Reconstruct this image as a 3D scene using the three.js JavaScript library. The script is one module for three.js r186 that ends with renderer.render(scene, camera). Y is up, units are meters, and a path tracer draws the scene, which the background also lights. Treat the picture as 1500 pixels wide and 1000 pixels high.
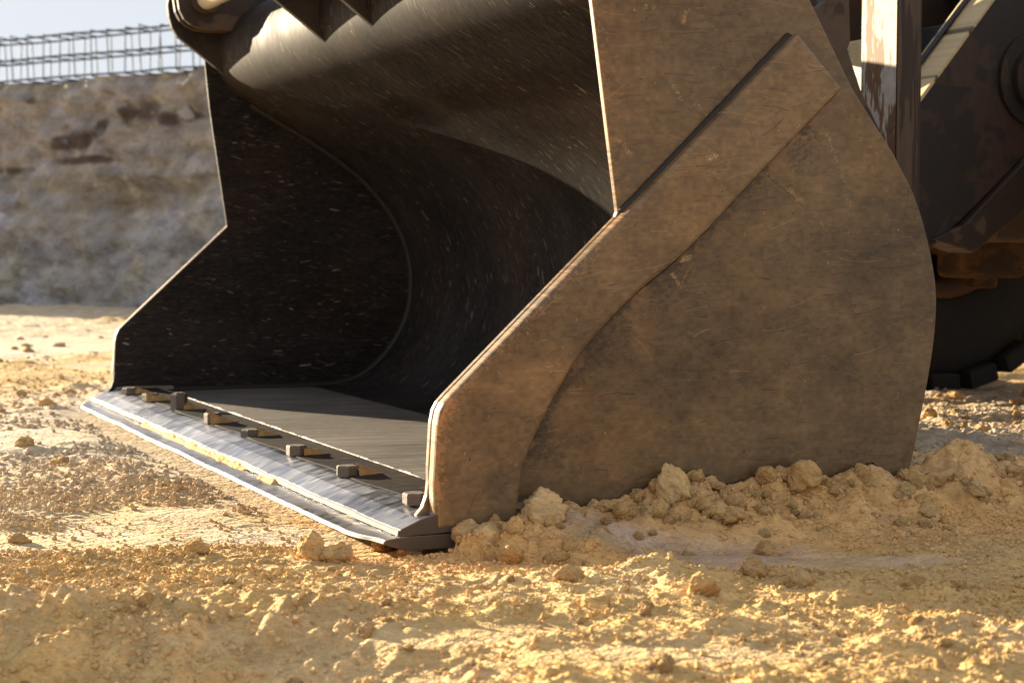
import * as THREE from 'three';
import { mergeGeometries, mergeVertices } from 'three/addons/utils/BufferGeometryUtils.js';
import { RoundedBoxGeometry } from 'three/addons/geometries/RoundedBoxGeometry.js';

// ---------------------------------------------------------------- camera, sky, sun, exposure
const scene = new THREE.Scene();
const CAM = new THREE.Vector3(-1.1795, 0.55, 2.9585), YAW = 0.42868, PITCH = 0.058167, FPX = 2490;
const camera = new THREE.PerspectiveCamera(22.71, 1500 / 1000, 0.1, 900);
const FWD = new THREE.Vector3(Math.sin(YAW) * Math.cos(PITCH), -Math.sin(PITCH), -Math.cos(YAW) * Math.cos(PITCH));
const RIGHT = new THREE.Vector3(Math.cos(YAW), 0, Math.sin(YAW));
const UP = new THREE.Vector3().crossVectors(RIGHT, FWD);
camera.position.copy(CAM);
camera.lookAt(CAM.clone().add(FWD));
camera.focus = 3.45;
camera.userData.fStop = 6.2;
camera.updateMatrixWorld();

const SUN = new THREE.Vector3(-0.408, 0.2235, -1).normalize();          // towards the sun: low, behind the far side of the bucket
{
  const w = 512, h = 256, d = new Float32Array(w * h * 4);
  for (let j = 0; j < h; j++) for (let i = 0; i < w; i++) {
    const el = ((j + 0.5) / h - 0.5) * Math.PI, az = ((i + 0.5) / w - 0.5) * 2 * Math.PI;
    const dx = Math.cos(el) * Math.cos(az), dy = Math.sin(el), dz = Math.cos(el) * Math.sin(az);
    const t = Math.pow(Math.max(0, dy), 0.75), c = Math.max(0, dx * SUN.x + dy * SUN.y + dz * SUN.z);
    const g = Math.pow(c, 8) * 0.28 + Math.pow(c, 60) * 0.5;
    const o = (j * w + i) * 4, K = 0.236;
    d[o] = K * (0.95 + (0.66 - 0.95) * t + g * 1.0);
    d[o + 1] = K * (1.02 + (0.70 - 1.02) * t + g * 0.86);
    d[o + 2] = K * (1.11 + (0.82 - 1.11) * t + g * 0.64);
    d[o + 3] = 1;
  }
  const sky = new THREE.DataTexture(d, w, h, THREE.RGBAFormat, THREE.FloatType);
  sky.mapping = THREE.EquirectangularReflectionMapping; sky.magFilter = THREE.LinearFilter; sky.minFilter = THREE.LinearFilter; sky.needsUpdate = true;
  scene.background = sky; scene.environment = sky;
}
const sun = new THREE.DirectionalLight(new THREE.Color(1.0, 0.83, 0.58), 5.0);
sun.position.copy(SUN).multiplyScalar(40); sun.target.position.set(1, 0, -2);
sun.position.add(sun.target.position);
sun.castShadow = true; sun.shadow.mapSize.set(4096, 4096);
Object.assign(sun.shadow.camera, { left: -14, right: 14, top: 14, bottom: -14, near: 1, far: 90 });
scene.add(sun, sun.target);
const renderer = new THREE.WebGLRenderer({ antialias: true });
renderer.toneMapping = THREE.LinearToneMapping;
renderer.toneMappingExposure = 3.55;
renderer.shadowMap.enabled = true;

// ---------------------------------------------------------------- helpers
function rng(seed) { let a = seed >>> 0; return () => { a = (a + 0x6D2B79F5) | 0; let t = Math.imul(a ^ (a >>> 15), 1 | a); t = (t + Math.imul(t ^ (t >>> 7), 61 | t)) ^ t; return ((t ^ (t >>> 14)) >>> 0) / 4294967296; }; }
function hash(ix, iy, s = 0) { let h = Math.imul(ix | 0, 374761393) + Math.imul(iy | 0, 668265263) + Math.imul(s | 0, 1274126177); h = Math.imul(h ^ (h >>> 13), 1274126177); h = Math.imul(h ^ (h >>> 16), 2246822519); return ((h ^ (h >>> 15)) >>> 0) / 4294967296; }
const sm = (t) => t * t * (3 - 2 * t);
const clamp = (v, a = 0, b = 1) => Math.min(b, Math.max(a, v));
const step = (a, b, v) => sm(clamp((v - a) / (b - a)));
const mix = (a, b, t) => a + (b - a) * t;
function vn(x, y, s = 0) {                                             // value noise, -1..1
  const ix = Math.floor(x), iy = Math.floor(y), fx = sm(x - ix), fy = sm(y - iy);
  return 2 * mix(mix(hash(ix, iy, s), hash(ix + 1, iy, s), fx), mix(hash(ix, iy + 1, s), hash(ix + 1, iy + 1, s), fx), fy) - 1;
}
function fbm(x, y, o = 4, s = 0) { let a = 0, w = 0.5, t = 0; for (let i = 0; i < o; i++) { a += w * vn(x, y, s + i * 17); t += w; w *= 0.5; x = x * 2.03 + 11.3; y = y * 2.03 - 7.1; } return a / t; }
function tvn(x, y, P, Q, s = 0) {                                      // value noise that tiles every P by Q cells
  const ix = Math.floor(x), iy = Math.floor(y), fx = sm(x - ix), fy = sm(y - iy), m = (v, n) => ((v % n) + n) % n;
  return 2 * mix(mix(hash(m(ix, P), m(iy, Q), s), hash(m(ix + 1, P), m(iy, Q), s), fx), mix(hash(m(ix, P), m(iy + 1, Q), s), hash(m(ix + 1, P), m(iy + 1, Q), s), fx), fy) - 1;
}
function lumps(x, y, freq, dens, s) {                                  // rounded clods: height 0..1 and how flat they are cut
  x *= freq; y *= freq; const ix = Math.floor(x), iy = Math.floor(y); let b = 0;
  for (let j = -1; j <= 1; j++) for (let i = -1; i <= 1; i++) {
    const cx = ix + i, cy = iy + j; if (hash(cx, cy, s) > dens) continue;
    const px = cx + 0.2 + 0.6 * hash(cx, cy, s + 1), py = cy + 0.2 + 0.6 * hash(cx, cy, s + 2), r = 0.25 + 0.5 * hash(cx, cy, s + 3);
    const a = hash(cx, cy, s + 4) * 6.28, e = 0.6 + 0.4 * hash(cx, cy, s + 5), ca = Math.cos(a), sa = Math.sin(a);
    const dx = x - px, dy = y - py, u = (dx * ca + dy * sa) / r, v = (-dx * sa + dy * ca) / (r * e), q = u * u + v * v;
    if (q < 1) b = Math.max(b, Math.pow(1 - q, 0.8) * r * 1.1);
  }
  return b;
}
const ray = (px, py) => FWD.clone().addScaledVector(RIGHT, (px - 750) / FPX).addScaledVector(UP, -(py - 500) / FPX);
const onY = (px, py, Y) => { const d = ray(px, py); return CAM.clone().addScaledVector(d, (Y - CAM.y) / d.y); };
const frameXZ = (lat, dep) => [CAM.x + lat * RIGHT.x + dep * Math.sin(YAW), CAM.z + lat * RIGHT.z - dep * Math.cos(YAW)];
const latDep = (x, z) => [(x - CAM.x) * RIGHT.x + (z - CAM.z) * RIGHT.z, (x - CAM.x) * Math.sin(YAW) - (z - CAM.z) * Math.cos(YAW)];

const taken = new Map();
function numbered(n) { const k = taken.get(n) || 0; taken.set(n, k + 1); return k ? n + '_' + String(k).padStart(3, '0') : n; }
function lit(m) { m.castShadow = true; m.receiveShadow = true; return m; }
function tag(o, label, category, group, kind) { o.userData.label = label; if (category) o.userData.category = category; if (group) o.userData.group = group; if (kind) o.userData.kind = kind; return o; }
function thing(name, label, category, pos = [0, 0, 0], group) { const g = new THREE.Group(); g.name = numbered(name); g.position.set(...pos); scene.add(g); return tag(g, label, category, group); }
function part(name, geo, mat, parent, label) { const m = lit(new THREE.Mesh(geo, mat)); m.name = name; if (label) m.userData.label = label; parent.add(m); return m; }
function single(name, geo, mat, label, category, group, kind) { const m = lit(new THREE.Mesh(geo, mat)); m.name = numbered(name); scene.add(m); return tag(m, label, category, group, kind); }
const merge = (list) => mergeGeometries(list.map((g) => { const n = g.index ? g.toNonIndexed() : g; for (const k of Object.keys(n.attributes)) if (!['position', 'normal', 'uv'].includes(k)) n.deleteAttribute(k); return n; }));

function grid(nu, nv, fn) {                                            // fn(i, j) -> [x, y, z, u, v]
  const p = new Float32Array((nu + 1) * (nv + 1) * 3), t = new Float32Array((nu + 1) * (nv + 1) * 2), idx = [];
  for (let i = 0; i <= nu; i++) for (let j = 0; j <= nv; j++) { const k = i * (nv + 1) + j, q = fn(i, j); p[k * 3] = q[0]; p[k * 3 + 1] = q[1]; p[k * 3 + 2] = q[2]; t[k * 2] = q[3]; t[k * 2 + 1] = q[4]; }
  for (let i = 0; i < nu; i++) for (let j = 0; j < nv; j++) { const a = i * (nv + 1) + j, b = a + nv + 1; idx.push(a, b, a + 1, b, b + 1, a + 1); }
  const g = new THREE.BufferGeometry(); g.setAttribute('position', new THREE.BufferAttribute(p, 3)); g.setAttribute('uv', new THREE.BufferAttribute(t, 2)); g.setIndex(idx); g.computeVertexNormals(); return g;
}
// straight bar along z with the cross-section poly (x, y points, counter-clockwise), flat faces and caps; wob moves points a little
function barZ(poly, z0, z1, nz = 1, wob = null, uvs = 1) {
  const out = []; let s = 0;
  poly.forEach((a, k) => {
    const b = poly[(k + 1) % poly.length], L = Math.hypot(b[0] - a[0], b[1] - a[1]), s0 = s; s += L;
    out.push(grid(1, nz, (i, j) => { const q = i ? b : a, z = mix(z0, z1, j / nz), w = wob ? wob(q[0], q[1], z, (k + i) % poly.length) : [0, 0]; return [q[0] + w[0], q[1] + w[1], z, (i ? s0 + L : s0) * uvs, (z - z0) * uvs]; }));
  });
  for (const z of [z0, z1]) {
    const g = new THREE.ShapeGeometry(new THREE.Shape(poly.map((q) => new THREE.Vector2(q[0], q[1])))); const P = g.attributes.position;
    for (let i = 0; i < P.count; i++) { const w = wob ? wob(P.getX(i), P.getY(i), z, i) : [0, 0]; P.setXYZ(i, P.getX(i) + w[0], P.getY(i) + w[1], z); }
    if (z === Math.min(z0, z1)) { const ix = g.index.array; for (let i = 0; i < ix.length; i += 3) { const t = ix[i]; ix[i] = ix[i + 1]; ix[i + 1] = t; } }
    g.computeVertexNormals(); out.push(g);
  }
  return merge(out);
}
function plateZ(pts, z0, z1, bevel = 0.004, holes = [], curve = 16) {  // rounded plate between two z planes, uv = x, y in metres
  const s = new THREE.Shape(pts.map((q) => new THREE.Vector2(q[0], q[1])));
  for (const h of holes) s.holes.push(new THREE.Path(h.map((q) => new THREE.Vector2(q[0], q[1]))));
  const g = new THREE.ExtrudeGeometry(s, { depth: Math.abs(z1 - z0) - 2 * bevel, bevelEnabled: bevel > 0, bevelSize: bevel, bevelThickness: bevel, bevelOffset: -bevel, bevelSegments: 3, curveSegments: curve });
  g.translate(0, 0, Math.min(z0, z1) + bevel);
  const P = g.attributes.position, U = g.attributes.uv; for (let i = 0; i < P.count; i++) U.setXY(i, P.getX(i), P.getY(i));
  return g;
}
const disc = (cx, cy, r, n = 24) => Array.from({ length: n }, (_, i) => [cx + r * Math.cos(i / n * 6.2832), cy + r * Math.sin(i / n * 6.2832)]);
function spline(pts, n) { return new THREE.CatmullRomCurve3(pts.map((q) => new THREE.Vector3(q[0], q[1], q[2] || 0)), false, 'centripetal').getSpacedPoints(n).map((v) => [v.x, v.y]); }
function cyl(r, a, b, seg = 20, r2 = r) { const A = new THREE.Vector3(...a), B = new THREE.Vector3(...b), d = B.clone().sub(A), g = new THREE.CylinderGeometry(r2, r, d.length(), seg); g.applyQuaternion(new THREE.Quaternion().setFromUnitVectors(new THREE.Vector3(0, 1, 0), d.normalize())); g.translate((A.x + B.x) / 2, (A.y + B.y) / 2, (A.z + B.z) / 2); return g; }

// ---------------------------------------------------------------- textures
function canvasTex(w, h, pixel, draw, srgb = true, repeat) {
  const c = document.createElement('canvas'); c.width = w; c.height = h; const x = c.getContext('2d');
  const im = x.createImageData(w, h), d = im.data;
  for (let j = 0; j < h; j++) for (let i = 0; i < w; i++) { const q = pixel(i / w, 1 - j / h), o = (j * w + i) * 4; d[o] = q[0]; d[o + 1] = q[1]; d[o + 2] = q[2]; d[o + 3] = 255; }
  x.putImageData(im, 0, 0); if (draw) draw(x, w, h);
  const t = new THREE.CanvasTexture(c); t.wrapS = t.wrapT = THREE.RepeatWrapping; if (srgb) t.colorSpace = THREE.SRGBColorSpace; if (repeat) t.repeat.set(...repeat); t.anisotropy = 8; return t;
}
function grey(w, h, fn, draw, repeat) { return canvasTex(w, h, (u, v) => { const g = clamp(fn(u, v)) * 255; return [g, g, g]; }, draw, false, repeat); }
const rgba = (r, g, b, a) => `rgba(${r | 0},${g | 0},${b | 0},${a})`;
function scratch(x, px, py, len, ang, wdt, col, bend, R) { x.strokeStyle = col; x.lineWidth = wdt; x.lineCap = 'round'; x.beginPath(); x.moveTo(px, py); const qx = px + Math.cos(ang) * len, qy = py + Math.sin(ang) * len; x.quadraticCurveTo((px + qx) / 2 - Math.sin(ang) * bend * len, (py + qy) / 2 + Math.cos(ang) * bend * len, qx, qy); x.stroke(); }

// outer side plate: brown worn steel, 1.4 m by 1.5 m
const PW = 1.4, PH = 1.5;
const toPlate = (X, Y, w, h) => [X / PW * w, (1 - Y / PH) * h];
const plateMap = canvasTex(2048, 2048, (u, v) => {
  const X = u * PW, Y = v * PH;
  const brush = vn(X * 16 + fbm(X * 3, Y * 3, 2, 5), (Y + 0.01 * fbm(X * 6, Y * 6, 2, 15)) * 210, 3) * 0.6 + vn(X * 50, Y * 560, 4) * 0.4;
  const blot = fbm(X * 5 + 3, Y * 7, 5, 9), fine = fbm(X * 90, Y * 120, 3, 21), rust = clamp(fbm(X * 3.1 + 8, Y * 3.7, 5, 33) * 1.6 + 0.1);
  let b = 1 + 0.05 * brush + 0.17 * blot + 0.15 * fine + 0.13 * fbm(X * 24, Y * 30, 4, 25);
  let c = [120, 97, 66]; c = [mix(c[0], 130, rust * 0.6), mix(c[1], 97, rust * 0.6), mix(c[2], 60, rust * 0.6)];
  const grime = step(0.12, 0.5, fbm(X * 2.3 + 40, Y * 4.1, 5, 51)); b *= 1 - 0.16 * grime * (0.6 + 0.8 * Math.abs(fine));
  return [c[0] * b, c[1] * b, c[2] * b];
}, (x, w, h) => {
  const R = rng(7);
  for (let k = 0; k < 2000; k++) { const dark = R() < 0.6, a = (R() - 0.5) * (R() < 0.8 ? 0.5 : 2.6) - 0.1; scratch(x, R() * w, R() * h, 8 + R() * R() * 200, a, 0.8 + R() * R() * 2.2, dark ? rgba(44, 32, 22, 0.15 + R() * 0.4) : rgba(206, 172, 128, 0.12 + R() * R() * 0.5), (R() - 0.5) * 0.3); }
  for (let k = 0; k < 800; k++) { x.fillStyle = R() < 0.55 ? rgba(198, 150, 96, 0.3 + R() * 0.6) : rgba(50, 36, 26, 0.3 + R() * 0.5); x.beginPath(); x.ellipse(R() * w, R() * h, 0.9 + R() * R() * R() * 9, 0.8 + R() * R() * 4, R() * 3, 0, 7); x.fill(); }
  const gouge = (pts, wd, col) => { for (let i = 0; i < 120; i++) { const t = i / 120 * (pts.length - 1), k = Math.floor(t), f = t - k, a = pts[k], b = pts[Math.min(k + 1, pts.length - 1)], q = toPlate(mix(a[0], b[0], f) + (R() - 0.5) * 0.009, mix(a[1], b[1], f) + (R() - 0.5) * 0.009 + 0.006 * vn(t * 4, wd, 9), w, h); if (vn(t * 9, wd + k, 4) < -0.25) continue; x.fillStyle = rgba(col[0], col[1], col[2], 0.2 + R() * R() * 0.8); x.beginPath(); x.arc(q[0], q[1], wd * (0.18 + R() * R() * 0.8), 0, 7); x.fill(); } };
  const onP = (px, py) => { const d = ray(px, py), t = -CAM.z / d.z; return [CAM.x + d.x * t, CAM.y + d.y * t]; };
  const chalk = [206, 176, 136];
  gouge([onP(982, 122), onP(1000, 145), onP(1038, 167)], 4, chalk); gouge([onP(1212, 198), onP(1228, 235), onP(1246, 298)], 4, chalk);
  gouge([onP(1075, 173), onP(1160, 182)], 3, chalk); gouge([onP(1023, 234), onP(1048, 278)], 3, chalk); gouge([onP(1040, 235), onP(1022, 228)], 4, chalk);
  gouge([onP(1262, 203), onP(1286, 224)], 3, chalk); gouge([onP(1155, 282), onP(1176, 292)], 4, [196, 146, 90]); gouge([onP(1165, 315), onP(1140, 330)], 2, chalk); gouge([onP(900, 205), onP(925, 222)], 4, [200, 150, 92]);
  gouge([onP(1195, 318), onP(1212, 335)], 3, chalk); gouge([onP(935, 428), onP(950, 415)], 9, [176, 122, 66]); gouge([onP(910, 448), onP(918, 441)], 7, [176, 122, 66]);
  gouge([onP(1082, 668), onP(1100, 655)], 3, [40, 28, 20]); gouge([onP(1000, 385), onP(1012, 372)], 4, chalk); gouge([onP(985, 405), onP(994, 412)], 4, chalk); gouge([onP(930, 14), onP(962, 6)], 3, chalk); gouge([onP(1008, 18), onP(1000, 30)], 4, [186, 146, 100]);
  // worn bright fringe of chips along the front edges
  const low = [[0.20, 0.14], [0.235, 0.23], [0.30, 0.32], [0.36, 0.385], [0.44, 0.455], [0.545, 0.53], [0.72, 0.69], [0.86, 0.81]];  // dark band below the wear strip: oily grime with contact shade painted in
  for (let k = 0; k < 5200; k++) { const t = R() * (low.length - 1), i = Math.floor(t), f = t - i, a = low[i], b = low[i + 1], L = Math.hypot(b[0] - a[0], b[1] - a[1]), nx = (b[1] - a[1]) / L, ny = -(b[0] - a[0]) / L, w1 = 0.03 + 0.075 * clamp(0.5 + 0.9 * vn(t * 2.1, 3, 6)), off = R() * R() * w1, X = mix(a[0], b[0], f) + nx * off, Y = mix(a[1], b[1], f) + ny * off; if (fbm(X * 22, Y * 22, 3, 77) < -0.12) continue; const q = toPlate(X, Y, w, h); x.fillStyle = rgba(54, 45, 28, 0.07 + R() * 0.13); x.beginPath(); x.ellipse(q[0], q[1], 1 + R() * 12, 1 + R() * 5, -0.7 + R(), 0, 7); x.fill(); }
  const edge = [[0, 0.06], [0.005, 0.21], [0.03, 0.262], [0.401, 0.604], [0.344, 1.018]];
  for (let e = 0; e + 1 < edge.length; e++) for (let k = 0; k < 260; k++) { const t = R(), off = R() * R() * 0.03, a = edge[e], b = edge[e + 1], L = Math.hypot(b[0] - a[0], b[1] - a[1]), nx = (b[1] - a[1]) / L, ny = -(b[0] - a[0]) / L, q = toPlate(mix(a[0], b[0], t) + nx * off, mix(a[1], b[1], t) + ny * off, w, h); x.fillStyle = rgba(172, 122, 74, 0.15 + R() * 0.4); x.beginPath(); x.ellipse(q[0], q[1], 1 + R() * 7, 1 + R() * 3, R() * 3, 0, 7); x.fill(); }
});
plateMap.repeat.set(1 / PW, 1 / PH);
const plateBump = grey(1024, 1024, (u, v) => { const X = u * PW, Y = v * PH; return 0.5 + 0.24 * fbm(X * 60, Y * 70, 4, 61) + 0.05 * vn(X * 20, Y * 300, 3) + 0.15 * fbm(X * 6, Y * 6, 3, 71); }, (x, w, h) => { const R = rng(17); for (let k = 0; k < 500; k++) scratch(x, R() * w, R() * h, 4 + R() * R() * 90, (R() - 0.5) * 0.8, 0.6 + R(), R() < 0.7 ? 'rgba(20,20,20,.35)' : 'rgba(230,230,230,.3)', (R() - 0.5) * 0.3); });
plateBump.repeat.set(1 / PW, 1 / PH);
const plateRough = grey(512, 512, (u, v) => 0.46 + 0.16 * fbm(u * 9, v * 9, 4, 81) + 0.10 * vn(u * 30, v * 400, 5)); plateRough.repeat.set(1 / PW, 1 / PH);

// inside of the bucket: near-black steel with pale scratches that run with the flow of the load; u = metres along the profile, v = metres along z
const IW = 3.0, IH = 3.0;
const innerMap = canvasTex(2048, 2048, (u, v) => {
  const S = u * IW, Z = v * IH, st = vn(S * 14, Z * 260, 5) * 0.5 + vn(S * 34 + 5, Z * 420, 6) * 0.5, bl = fbm(S * 3, Z * 5, 5, 7), f = fbm(S * 70, Z * 150, 3, 8);
  const b = 1 + 0.14 * st + 0.30 * bl + 0.25 * f, rust = clamp(fbm(S * 2.3 + 9, Z * 2.9, 4, 44) * 1.5);
  return [mix(47, 56, rust) * b, mix(43, 46, rust) * b, mix(41, 39, rust) * b];
}, (x, w, h) => {
  const R = rng(23);
  for (let k = 0; k < 9000; k++) { const c = 150 + R() * 100; scratch(x, R() * w, R() * h, 4 + R() * R() * 30, (R() - 0.5) * 0.7 + 0.12, 0.8 + R() * R() * 2.8, rgba(c * 0.9, c * 0.83, c * 0.74, 0.10 + R() * R() * 0.75), (R() - 0.5) * 0.2); }
  for (let k = 0; k < 2200; k++) scratch(x, R() * w, R() * h, 10 + R() * 120, (R() - 0.5) * 0.3 + 0.1, 0.5 + R() * 1.2, rgba(20, 17, 15, 0.1 + R() * 0.3), (R() - 0.5) * 0.1);
});
innerMap.repeat.set(1 / IW, 1 / IH);
const innerBump = grey(1024, 1024, (u, v) => { const S = u * IW, Z = v * IH; return 0.5 + 0.28 * fbm(S * 50, Z * 80, 3, 12) + 0.05 * vn(S * 16, Z * 150, 13) + 0.06 * fbm(S * 5, Z * 7, 3, 14); }, (x, w, h) => { const R = rng(29); for (let k = 0; k < 2600; k++) scratch(x, R() * w, R() * h, 3 + R() * R() * 40, (R() - 0.5) * 0.34 + 0.12, 0.6 + R() * 1.2, R() < 0.5 ? 'rgba(10,10,10,.4)' : 'rgba(240,240,240,.4)', 0); });
innerBump.repeat.set(1 / IW, 1 / IH);
const innerRough = grey(512, 512, (u, v) => 0.66 + 0.14 * fbm(u * 12, v * 18, 4, 19) + 0.06 * vn(u * 60, v * 430, 22)); innerRough.repeat.set(1 / IW, 1 / IH);

const floorMap = canvasTex(512, 1024, (u, v) => { const S = u * 0.8, Z = v * IH, st = vn(S * 5 + fbm(S * 2, Z * 3, 2, 4), Z * 60, 71) * 0.5 + vn(S * 8, Z * 190, 72) * 0.5, bl = fbm(S * 3, Z * 4, 4, 73), b = 1 + 0.30 * st + 0.22 * bl + 0.12 * fbm(S * 60, Z * 120, 2, 74); return [100 * b, 93 * b, 85 * b]; }, (x, w, h) => { const R = rng(83); for (let k = 0; k < 900; k++) { const c = 150 + R() * 80; scratch(x, R() * w, R() * h, 10 + R() * R() * 210, (R() - 0.5) * 0.12, 0.6 + R() * 0.9, R() < 0.6 ? rgba(c, c * 0.94, c * 0.86, 0.08 + R() * 0.25) : rgba(30, 27, 24, 0.1 + R() * 0.3), (R() - 0.5) * 0.06); } });
floorMap.repeat.set(1 / 0.8, 1 / IH);

// ground steel edge: polished strokes across the edge (u = metres across, v = metres along)
const polishRough = grey(512, 512, (u, v) => 0.36 + 0.05 * tvn(u * 6, v * 256, 6, 256, 1) + 0.10 * tvn(u * 12, v * 64, 12, 64, 2) + 0.08 * tvn(u * 8, v * 8, 8, 8, 3), null, [3, 1]);
const polishBump = grey(512, 512, (u, v) => 0.5 + 0.25 * tvn(u * 4, v * 160, 4, 160, 5) + 0.2 * tvn(u * 24, v * 24, 24, 24, 7), null, [3, 1]);
const polishMap = canvasTex(512, 512, (u, v) => { const b = 1 + 0.08 * tvn(u * 4, v * 160, 4, 160, 9) + 0.10 * tvn(u * 7, v * 9, 7, 9, 3); return [160 * b, 161 * b, 168 * b]; }, null, true, [3, 1]);

const sandTint = canvasTex(1024, 1024, (u, v) => {
  const a = 0.5 * tvn(u * 16, v * 16, 16, 16, 1) + 0.3 * tvn(u * 48, v * 48, 48, 48, 2) + 0.35 * tvn(u * 160, v * 160, 160, 160, 3) + 0.3 * tvn(u * 400, v * 400, 400, 400, 4), b = 1 + 0.16 * a, r = 0.06 * tvn(u * 9, v * 9, 9, 9, 8);
  return [232 * b * (1 + r * 0.2), 229 * b, 222 * b * (1 - r)];
}, null, true);
const sandBump = grey(1024, 1024, (u, v) => 0.5 + 0.16 * tvn(u * 20, v * 20, 20, 20, 11) + 0.16 * tvn(u * 60, v * 60, 60, 60, 12) + 0.12 * tvn(u * 150, v * 150, 150, 150, 13) + 0.08 * tvn(u * 400, v * 400, 400, 400, 14));

// worn paint: base steel or rust showing through a coat
function paintTex(coat, under, thr, sx, sy, seed) {
  return canvasTex(512, 512, (u, v) => { const n = fbm(u * sx, v * sy, 5, seed) + 0.35 * fbm(u * sx * 6, v * sy * 6, 3, seed + 9), k = step(thr - 0.08, thr + 0.08, n), b = 1 + 0.10 * fbm(u * 60, v * 60, 3, seed + 5) + 0.10 * fbm(u * 4, v * 4, 3, seed + 7); return [mix(coat[0], under[0], k) * b, mix(coat[1], under[1], k) * b, mix(coat[2], under[2], k) * b]; });
}

const M = {
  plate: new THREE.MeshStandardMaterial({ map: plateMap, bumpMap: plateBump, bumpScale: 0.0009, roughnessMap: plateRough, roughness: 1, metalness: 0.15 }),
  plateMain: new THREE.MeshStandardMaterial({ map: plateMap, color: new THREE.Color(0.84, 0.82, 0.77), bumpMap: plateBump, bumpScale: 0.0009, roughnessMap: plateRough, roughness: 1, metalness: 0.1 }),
  inner: new THREE.MeshPhysicalMaterial({ specularIntensity: 0.14, map: innerMap, bumpMap: innerBump, bumpScale: 0.0005, roughnessMap: innerRough, roughness: 1, metalness: 0.1 }),
  floor: new THREE.MeshStandardMaterial({ map: floorMap, bumpMap: innerBump, bumpScale: 0.0004, roughness: 0.62, metalness: 0.1 }),
  polish: new THREE.MeshStandardMaterial({ map: polishMap, roughnessMap: polishRough, roughness: 1, bumpMap: polishBump, bumpScale: 0.00004, metalness: 1 }),
  worn: new THREE.MeshStandardMaterial({ color: new THREE.Color(0.30, 0.27, 0.23), roughness: 0.42, metalness: 0.8, bumpMap: innerBump, bumpScale: 0.001 }),
  weld: new THREE.MeshStandardMaterial({ color: new THREE.Color(0.030, 0.022, 0.014), roughness: 0.7, metalness: 0.1 }),
  weldBright: new THREE.MeshStandardMaterial({ color: new THREE.Color(0.15, 0.13, 0.11), roughness: 0.65, metalness: 0.2 }),
  edgeEnd: new THREE.MeshStandardMaterial({ color: new THREE.Color(0.085, 0.062, 0.045), roughness: 0.6, metalness: 0.2 }),
  edgeFace: new THREE.MeshStandardMaterial({ color: new THREE.Color(0.21, 0.18, 0.14), roughness: 0.7, metalness: 0.2 }),
  bolt: new THREE.MeshStandardMaterial({ color: new THREE.Color(0.13, 0.105, 0.08), roughness: 0.75, metalness: 0.1, bumpMap: sandBump, bumpScale: 0.002 }),
  chrome: new THREE.MeshStandardMaterial({ color: new THREE.Color(0.62, 0.57, 0.47), roughness: 0.45, metalness: 0.25 }),
  sand: new THREE.MeshStandardMaterial({ map: sandTint, bumpMap: sandBump, bumpScale: 0.011, roughness: 0.95, vertexColors: true }),
  clod: new THREE.MeshStandardMaterial({ map: sandTint, bumpMap: sandBump, bumpScale: 0.006, roughness: 0.95, color: new THREE.Color(0.76, 0.48, 0.20) }),
  clodPale: new THREE.MeshStandardMaterial({ map: sandTint, bumpMap: sandBump, bumpScale: 0.006, roughness: 0.95, color: new THREE.Color(0.80, 0.54, 0.24) }),
  clodDark: new THREE.MeshStandardMaterial({ map: sandTint, bumpMap: sandBump, bumpScale: 0.006, roughness: 0.95, color: new THREE.Color(0.70, 0.43, 0.17) }),
  wall: new THREE.MeshStandardMaterial({ vertexColors: true, map: sandTint, bumpMap: sandBump, bumpScale: 0.05, roughness: 0.95 }),
  stone: new THREE.MeshStandardMaterial({ color: new THREE.Color(0.44, 0.41, 0.38), map: sandTint, roughness: 0.95 }),
  rebar: new THREE.MeshStandardMaterial({ color: new THREE.Color(0.10, 0.125, 0.15), roughness: 0.65, metalness: 0.3 }),
  postPaint: new THREE.MeshStandardMaterial({ map: paintTex([196, 184, 168], [118, 84, 56], 0.20, 26, 5, 3), roughness: 0.7 }),
  armPaint: new THREE.MeshStandardMaterial({ map: paintTex([40, 31, 22], [62, 42, 26], 0.10, 4, 4, 13), roughness: 0.6 }),
  creamPaint: new THREE.MeshStandardMaterial({ map: paintTex([196, 172, 128], [90, 72, 48], 0.40, 8, 8, 23), roughness: 0.6 }),
  yellowPaint: new THREE.MeshStandardMaterial({ map: paintTex([182, 124, 52], [96, 60, 30], 0.30, 5, 5, 33), roughness: 0.55 }),
  brownSteel: new THREE.MeshStandardMaterial({ map: paintTex([84, 64, 44], [52, 36, 24], 0.12, 5, 5, 43), roughness: 0.65, metalness: 0.1 }),
  noseSteel: new THREE.MeshStandardMaterial({ map: paintTex([52, 42, 32], [36, 27, 20], 0.1, 6, 6, 63), roughness: 0.75 }),
  rimPaint: new THREE.MeshStandardMaterial({ map: paintTex([96, 66, 32], [64, 44, 26], 0.1, 5, 5, 53), roughness: 0.75 }),
  tyre: new THREE.MeshStandardMaterial({ color: new THREE.Color(0.022, 0.020, 0.018), roughness: 0.9, bumpMap: sandBump, bumpScale: 0.004 }),
  blackSteel: new THREE.MeshStandardMaterial({ color: new THREE.Color(0.03, 0.03, 0.032), roughness: 0.5, metalness: 0.2 }),
};

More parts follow.
